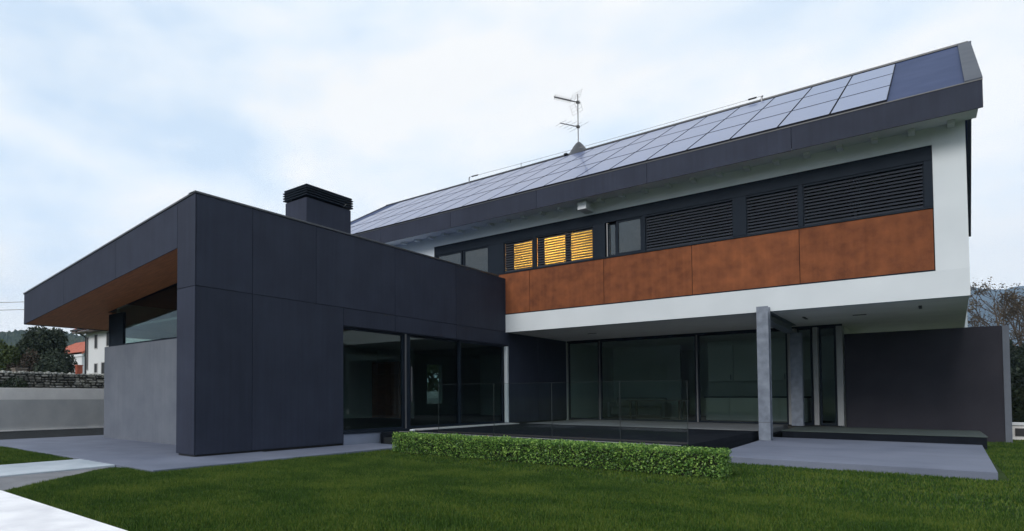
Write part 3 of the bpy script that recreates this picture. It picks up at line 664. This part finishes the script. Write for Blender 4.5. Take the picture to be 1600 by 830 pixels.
# ------------------------------------------------------------------ hedge of clipped box
HX0, HX1, HY0, HY1, HZ = -8.50, -2.26, 10.78, 11.40, .42
hedge = empty('box_hedge', ((HX0+HX1)/2, (HY0+HY1)/2, 0), 'low clipped green box hedge in front of the black terrace', 'hedge')
box('twig_core', HX0+.09, HX1-.09, HY0+.09, HY1-.09, -.03, HZ-.08, 'hedge_core', hedge)
n = 230000
px = rng.uniform(HX0, HX1, n); py_ = rng.uniform(HY0, HY1, n); pz = rng.uniform(.02, HZ, n)
dx = np.minimum(px-HX0, HX1-px); dy = np.minimum(py_-HY0, HY1-py_); dz = HZ-pz
dist = np.minimum(np.minimum(dx, dy), dz)
keep = rng.random(n) < np.exp(-np.maximum(dist, 0)/.028)
px, py_, pz = px[keep], py_[keep], pz[keep]
lump = .012*np.sin(px*5.1+1)+.010*np.sin(px*11.3+py_*9)+.010*np.sin(px*23+2)
pts = np.stack([px+rng.normal(0, .008, len(px)), py_+lump*.7*np.where(py_ < (HY0+HY1)/2, -1, 1)+rng.normal(0, .012, len(px)), pz*(1+lump*1.3)+rng.normal(0, .012, len(px))], 1)
pts[:, 2] = np.clip(pts[:, 2], .01, None)
lv = np_mesh('leaves', leaf_quads(pts, .036, .62, .6), 4, 'hedge_leaf', hedge, ((HX0+HX1)/2, (HY0+HY1)/2, 0)); stuff(lv)

# ------------------------------------------------------------------ lawn grass
def in_boxes(x, y, bs):
    k = np.zeros(len(x), bool)
    for a, b_, c_, d_ in bs: k |= (x > a) & (x < b_) & (y > c_) & (y < d_)
    return k
def blades(n, x0, x1, y0, y1, hgt, wid):
    x = rng.uniform(x0, x1, n); y = rng.uniform(y0, y1, n)
    k = ~in_boxes(x, y, [(-10.5, -9.01, 5.14, 13), (-30, -9, 5.14, 40), (-9.9, -3.2, 12.2, 25), (-3.25, .80, 13.58, 25), (HX0+.05, HX1-.05, HY0+.06, HY1-.05), (-1.9, 1.51, 24.68, 25), (-12.0, -10.0, -4, 5.2), (-40, 10, -5, 2.735)])
    k &= ~((x < -8.6) & (x > -10.3) & ((y-2.74) < (-(x+8.62))*1.42))
    # only what the lens can take in, with a margin
    rel = (x+y)/math.sqrt(2); dep = (-x+y)/math.sqrt(2); u = PX+F*rel/np.maximum(dep, .1); k &= (dep > 3) & (u > -160) & (u < 1760)
    x, y = x[k], y[k]; m = len(x); a = rng.uniform(0, 2*math.pi, m); cl = .5*np.sin(x*3.1+1.3*np.sin(y*2.3))*np.sin(y*2.7+1.1*np.sin(x*1.9))+.5*np.sin(x*9.7+2*np.sin(y*7.1))*np.sin(y*8.3+2*np.sin(x*6.1)); ln = hgt*rng.uniform(.5, 1.3, m)*(1+.38*cl); lean = rng.uniform(.0, .75, m)*ln; b = rng.uniform(0, 2*math.pi, m)
    w_ = wid*rng.uniform(.7, 1.3, m)
    p0 = np.stack([x-np.cos(a)*w_, y-np.sin(a)*w_, np.full(m, -.008)], 1); p1 = np.stack([x+np.cos(a)*w_, y+np.sin(a)*w_, np.full(m, -.008)], 1)
    p2 = np.stack([x+np.cos(b)*lean, y+np.sin(b)*lean, ln], 1)
    return np.stack([p0, p1, p2], 1).reshape(-1, 3)
V = np.concatenate([blades(700000, -11, 2.5, 2.7, 9.5, .034, .0045), blades(420000, -11, 5, 9.5, 27, .036, .007), blades(50000, -16.2, -11.6, 3.2, 5.14, .036, .007)])
gr = stuff(np_mesh('grass', V, 3, 'blade')); 

# ------------------------------------------------------------------ boundary wall and what lies beyond it on the left
bw = empty('boundary_wall', (-23.5, 10, 0), 'low two-tone concrete boundary wall beside the driveway', 'wall')
box('lower_band', -23.6, -23.39, -14, 40, -.03, 1.13, 'concrete2', bw); box('upper_band', -23.58, -23.395, -14, 40, 1.131, 1.56, 'concrete', bw, .004)
box('base_strip', -23.388, -23.33, -14, 40, -.02, .055, 'concrete', bw)
# dry stone wall: joined stones, each with its own edges
sx = -32.0
stw = empty('dry_stone_wall', (sx, 14, 0), 'dark dry stone wall with pale coping stones behind the boundary wall', 'wall')
box('core', sx-.5, sx-.06, -6, 40, -.03, 2.38, 'mortar', stw)
def stones(name, rows, y0, y1, zb, mt, big=1.0, d=.12):
    bm = bmesh.new(); z = zb
    for r_ in rows:
        y = y0+random.uniform(0, .3)
        while y < y1:
            l_ = random.choice((.14, .2, .26, .34, .46))*random.uniform(.8, 1.2)*big; hh = r_*random.uniform(.6, 1.25)
            ret = bmesh.ops.create_icosphere(bm, subdivisions=1, radius=.5)
            for v in ret['verts']:
                c = v.co.normalized(); p = Vector([math.copysign(abs(q)**.55, q)*.5 for q in c])
                v.co = Vector((sx-.02+p.x*.3+random.uniform(-.03, .03), y+l_/2+p.y*l_*random.uniform(.92, 1.03), z+hh/2+p.z*hh*random.uniform(.9, 1.05)))
            y += l_+.02
        z += r_
    return from_bm(name, bm, mt, stw)
stuff(stones('stones', [.135]*10, 4.5, 27, 1.03, 'stone'))
stuff(stones('coping_stones', [.14], 4.5, 27, 2.36, mat('pale_stone', (.20, .20, .19), (.30, .30, .28), .9, 2, 5, island=.5), .6))

def foliage(name, centre, rad, n, size, mt, parent, lumps=14, seed=0, gap=.0):
    r2 = np.random.default_rng(seed+11); P_ = []
    cs = r2.normal(size=(lumps, 3)); cs /= np.linalg.norm(cs, axis=1)[:, None]; cs *= r2.uniform(.35, .78, lumps)[:, None]
    rs = r2.uniform(.28, .5, lumps); per = n//lumps
    for c_, r_ in zip(cs, rs):
        d = r2.normal(size=(per, 3)); d /= np.linalg.norm(d, axis=1)[:, None]; d *= (r_*r2.uniform(.45, 1.08, per)**.6)[:, None]; P_.append(c_+d)
    P_ = np.concatenate(P_)*np.array(rad)+np.array(centre)
    P_ = P_[P_[:, 2] > .1]
    return np_mesh(name, leaf_quads(P_, size, .6), 4, mt, parent, centre)
def branch(bm, p, d, ln, r, depth, tips, spread=.55, up=.12, minr=.004):
    q = p+d*ln; tb(bm, p, q, r, r*.72, n=5 if depth > 2 else 3)
    if depth == 0: tips.append(q); return
    for _ in range(random.choice((2, 3)) if depth > 1 else 3):
        nd = (d+Vector((random.gauss(0, spread), random.gauss(0, spread), random.gauss(0, spread)+up))).normalized()
        branch(bm, q-d*ln*random.uniform(0, .25), nd, ln*random.uniform(.62, .88), max(r*.66, minr), depth-1, tips, spread, up, minr)
def tree(name, loc, hgt, rad, mt, label, cat, group=None, n=9000, size=.2, lumps=16, seed=1, squash=.6):
    o = empty(name, loc, label, cat, group); bm = bmesh.new(); p = Vector(loc); tips = []
    branch(bm, p-Vector((0, 0, .1)), Vector((0, 0, 1)), hgt*.28, hgt*.035, 4, tips, .5, .25, .01)
    from_bm('trunk', bm, 'bark', o)
    foliage('crown', (p.x, p.y, p.z+hgt*squash), (rad, rad, hgt*(1-squash)*1.05), n, size, mt, o, lumps, seed)
    return o
def at(u, v, k):                                        # a point at distance k along the view axis
    return Vector((0, 0, EYE))+(_f+_r*((u-PX)/F)+_u*((PY-v)/F))*k
def gnd(u, k): p = at(u, 600, k); return Vector((p.x, p.y, -.04))
tree('olive_tree', gnd(70, 38), 5.75, 2.2, 'olive_leaf', 'broad rounded grey-green olive tree behind the dry stone wall', 'tree', n=26000, size=.17, lumps=26, seed=3, squash=.58)
def shrub(name, loc, rad, mt, label, n=5000, size=.13, seed=1, cat='shrub', group=None):
    o = empty(name, loc, label, cat, group); p = Vector(loc); bm = bmesh.new()
    for i in range(5):
        a = i*1.256; tb(bm, p+Vector((0, 0, -.05)), p+Vector((math.cos(a)*rad[0]*.5, math.sin(a)*rad[1]*.5, rad[2]*1.2)), .05, .015)
    from_bm('stem', bm, 'bark', o); foliage('foliage', (p.x, p.y, p.z+rad[2]*.95), rad, n, size, mt, o, 14, seed); return o
shrub('shrub', gnd(6, 36), (1.5, 1.5, 2.5), 'shrub_leaf', 'yellow-green leafy shrub left of the olive tree', 7000, .15, 5)
shrub('shrub', gnd(42, 35), (1.5, 1.3, 2.15), 'brown_leaf', 'reddish brown shrub below the olive tree', 7000, .13, 6)
shrub('shrub', gnd(80, 35), (1.4, 1.4, 2.0), 'olive_leaf', 'dark green shrub below the olive tree crown', 7000, .13, 7)
shrub('shrub', gnd(104, 36), (1.1, 1.1, 1.6), 'brown_leaf', 'low grey-brown dry shrub beside the terracotta pillar', 5000, .11, 8)
shrub('ivy_clump', gnd(2, 28), (1.5, 1.6, 1.25), 'ever_leaf', 'dark ivy clump growing over the end of the stone wall', 7000, .12, 9, 'ivy')
tpl = empty('brick_pillar', gnd(123, 37), 'small terracotta brick pillar between dry shrubs and the white house', 'pillar')
p = gnd(123, 37); box('shaft', p.x-.16, p.x+.16, p.y-.16, p.y+.16, -.04, 3.1, 'terracotta', tpl); box('cap', p.x-.19, p.x+.19, p.y-.19, p.y+.19, 3.1, 3.15, 'terracotta', tpl)
tpl = empty('gate_pillar', gnd(30, 33), 'pale stone gate pillar among the shrubs behind the stone wall', 'pillar')
p = gnd(30, 33); box('shaft', p.x-.3, p.x+.3, p.y-.3, p.y+.3, -.04, 2.72, 'pier', tpl); box('cap', p.x-.34, p.x+.34, p.y-.34, p.y+.34, 2.72, 2.78, 'pier', tpl)

tree('garden_tree', (-28.5, 40.5, -.04), 6.5, 3.2, 'shrub_leaf', 'leafy green tree seen through the far window of the wing', 'tree', n=9000, size=.25, lumps=16, seed=41, squash=.5)
# white neighbour house
wh = empty('white_house', (-38, 24, 0), 'white rendered two-storey house with brown eaves beyond the stone wall', 'house')
yw = 19.2
box('wall', -43.1, -33.5, yw, yw+9, -.04, 5.98, 'far_white', wh)
prism('roof', [(yw-.75, 5.85), (yw+4.5, 7.8), (yw+9.7, 5.85), (yw+9.7, 6.05), (yw+4.5, 8.0), (yw-.75, 6.05)], 'x', -43.8, -33, 'terracotta', wh)
box('eaves_soffit', -43.75, -33.05, yw-.72, yw-.002, 5.76, 5.848, 'table', wh)
box('gutter', -43.8, -33, yw-.86, yw-.76, 5.9, 6.02, 'black', wh)
tube('downpipe', [(-43.0, yw-.8, 5.9), (-42.98, yw-.06, 5.5), (-42.98, yw-.06, 0)], .05, 'black', wh)
for (u0, v0, u1_, v1_) in ((148.4, 524, 152.3, 544), (167, 520, 172.5, 540), (148, 569, 152, 582), (159, 567, 164.5, 590), (136, 528, 137.6, 578)):
    a = P(u0, v0, 'y', yw); b_ = P(u1_, v1_, 'y', yw)
    wf = boxes('window', [(a.x-.06, b_.x+.06, yw-.03, yw-.001, b_.z-.06, b_.z), (a.x-.06, b_.x+.06, yw-.03, yw-.001, a.z, a.z+.06), (a.x-.06, a.x, yw-.03, yw-.001, b_.z, a.z), (b_.x, b_.x+.06, yw-.03, yw-.001, b_.z, a.z)], 'concrete2', wh)
    box('pane', a.x, b_.x, yw-.012, yw-.002, b_.z, a.z, 'black', wf)
# red roofed house further off
pr0 = gnd(109, 72); rh = empty('red_roofed_house', pr0, 'small pale house with red tiled roof behind the olive tree', 'house')
cx, cy = pr0.x, pr0.y
box('wall', cx-6, cx+4.2, cy, cy+8, -.04, 5.75, 'concrete2', rh)
box('eaves_board', cx-6.6, cx+4.8, cy-.7, cy-.5, 5.72, 6.2, 'far_white', rh)
prism('roof', [(cy-.7, 6.0), (cy+3.6, 7.95), (cy+8.6, 6.0), (cy+8.6, 6.25), (cy+3.6, 8.2), (cy-.7, 6.25)], 'x', cx-6.8, cx+4.9, 'terracotta', rh)
box('porch_wall', cx+2.6, cx+4.6, cy-.6, cy-.3, -.04, 5.7, 'far_white', rh)
for a in (-3.5, .2): 
    f = box('window', cx+a, cx+a+1.1, cy-.04, cy-.002, 3.2, 4.6, 'black', rh)
# overhead wires on two poles, one out of frame, one behind the wing
q0, q1 = at(-260, 474, 60), at(230, 463, 60)
for k, dz in enumerate((0, -.75)):
    pts = []
    for i in range(13):
        s = i/12; q = q0.lerp(q1, s); q.z += dz-.6*4*s*(1-s)*.5; pts.append(q)
    tag(tube('overhead_wire', pts, .022, 'black', None, 4), ('upper' if k == 0 else 'lower')+' thin overhead wire crossing the sky beside the canopy end', 'wire')
for q, lb in ((q0, 'wooden utility pole at the outer end of the overhead wires'), (q1, 'wooden utility pole behind the dark canopy at the wires end')):
    tag(tube('utility_pole', [(q.x, q.y, -.04), (q.x, q.y, q.z+.4)], .13, 'bark', None, 10), lb, 'pole')

# ------------------------------------------------------------------ right background
lw = empty('low_garden_wall', (6, 26.6, 0), 'low concrete garden wall with pale cap right of the screen wall', 'wall')
box('body', 1.2, 22, 26.5, 26.75, -.04, .42, 'concrete', lw); box('cap', 1.15, 22, 26.46, 26.79, .421, .50, 'far_white', lw, .005)
box('vent_grille', 1.66, 1.95, 26.47, 26.499, .12, .34, 'black', lw)
hd2 = empty('evergreen_hedge', (7, 29, 0), 'dense dark evergreen hedge behind the low garden wall', 'hedge')
n = 26000; V_ = np.stack([rng.uniform(1.0, 16, n), rng.uniform(28.2, 30, n), rng.uniform(.05, 1, n)**.8*2.0], 1)
V_[:, 2] *= 1+.12*np.sin(V_[:, 0]*1.7)+.08*np.sin(V_[:, 0]*4.1)
np_mesh('foliage', leaf_quads(V_, .13, .6), 4, 'ever_leaf', hd2, (7, 29, 0)); box('stems', 1.2, 15.8, 28.8, 29.3, -.04, 1.5, 'hedge_core', hd2)
def bare(loc, hgt, label, seed, leaves=900, size=.11):
    random.seed(seed); o = empty('bare_tree', loc, label, 'tree', 'half-bare winter trees behind the screen wall'); bm = bmesh.new(); tips = []; p = Vector(loc)
    branch(bm, p, Vector((random.uniform(-.08, .08), 0, 1)).normalized(), hgt*.24, hgt*.014, 6, tips, .40, .16, .016)
    from_bm('trunk', bm, 'twig', o); T = np.array([list(t_) for t_ in tips]); T = T[rng.integers(0, len(T), leaves)]+rng.normal(0, .13, (leaves, 3))
    np_mesh('crown', leaf_quads(T, size, .7), 4, 'dry_leaf', o, loc)
bare(gnd(1568, 44), 10.5, 'tall half-bare winter tree rising above the end of the screen wall', 21, 500)
bare(gnd(1612, 38), 10.0, 'half-bare tree with brown leaves behind the evergreen hedge', 22, 2200, .11)
bare(gnd(1530, 50), 9.0, 'thin bare tree beside the corner of the white overhang', 23, 500)
bare(gnd(1592, 58), 14.0, 'bare winter tree in the second row behind the evergreen hedge', 24, 1200)
bare(gnd(1640, 52), 13.0, 'brown-leaved tree at the far end of the evergreen hedge', 25, 2200)
shrub('evergreen_shrub', gnd(1590, 36), (1.5, 1.5, 2.6), 'ever_leaf', 'tall dark evergreen shrub between the hedge and the bare trees', 9000, .16, 31)
shrub('evergreen_shrub', gnd(1630, 40), (2.2, 2.0, 3.0), 'dry_leaf', 'wide brown-green shrub under the bare trees', 9000, .18, 32)

# ------------------------------------------------------------------ hills and mountain
def ridge(name, rad, a0, a1, n, hfun, depth, mt, m=14):
    """a hill strip on an arc round the garden; angle 0 = view axis, positive = right"""
    Vv = []; Fc = []
    for i in range(n+1):
        a = a0+(a1-a0)*i/n; d = _h*math.cos(a)+_r*math.sin(a)
        for j in range(m+1):
            s = j/m; prof = math.sin(s*math.pi/2)**.8; rr = rad+depth*s; h = hfun(a, s)*prof
            Vv.append((d.x*rr, d.y*rr, -1+h))
    for i in range(n):
        for j in range(m):
            q = i*(m+1)+j; Fc.append((q, q+m+1, q+m+2, q+1))
    me = bpy.data.meshes.new(name); me.from_pydata(Vv, [], Fc); return struct(link(name, me, mt))
from mathutils import noise
def hh(a, s):
    v = 56+16*noise.noise(Vector((a*5, 0, 3)))+7*noise.noise(Vector((a*17, s*2, 1)))
    return v+3.5*noise.noise(Vector((a*120, s*20, 5)))+2.5*noise.noise(Vector((a*320, s*40, 9)))
ridge('wooded_hill', 430, R(-62), R(-14), 420, hh, 140, 'wood_hill', 26)
ridge('wooded_hill', 480, R(80), R(298), 300, hh, 140, 'wood_hill', 10)  # unseen hills behind the camera, added to darken the glass reflections
def mh(a, s):
    base_ = 292+45*noise.noise(Vector((a*4, 1, 7)))+28*noise.noise(Vector((a*11, s, 2)))+16*noise.noise(Vector((a*40, s*6, 4)))+7*noise.noise(Vector((a*130, s*14, 4)))
    return base_
ridge('mountain', 1700, R(15), R(78), 320, mh, 700, 'mount', 24)

# ------------------------------------------------------------------ air
hz = box('haze', -2600, 2600, -2600, 2600, -2.0, 420, None); hz['kind'] = 'stuff'
hm = bpy.data.materials.new('haze'); hm.use_nodes = True; t = hm.node_tree; t.nodes.clear()
o_ = t.nodes.new('ShaderNodeOutputMaterial'); pv = t.nodes.new('ShaderNodeVolumePrincipled'); pv.inputs['Color'].default_value = (.52, .73, 1, 1); pv.inputs['Density'].default_value = .0003
t.links.new(pv.outputs[0], o_.inputs['Volume']); hz.data.materials.append(hm)
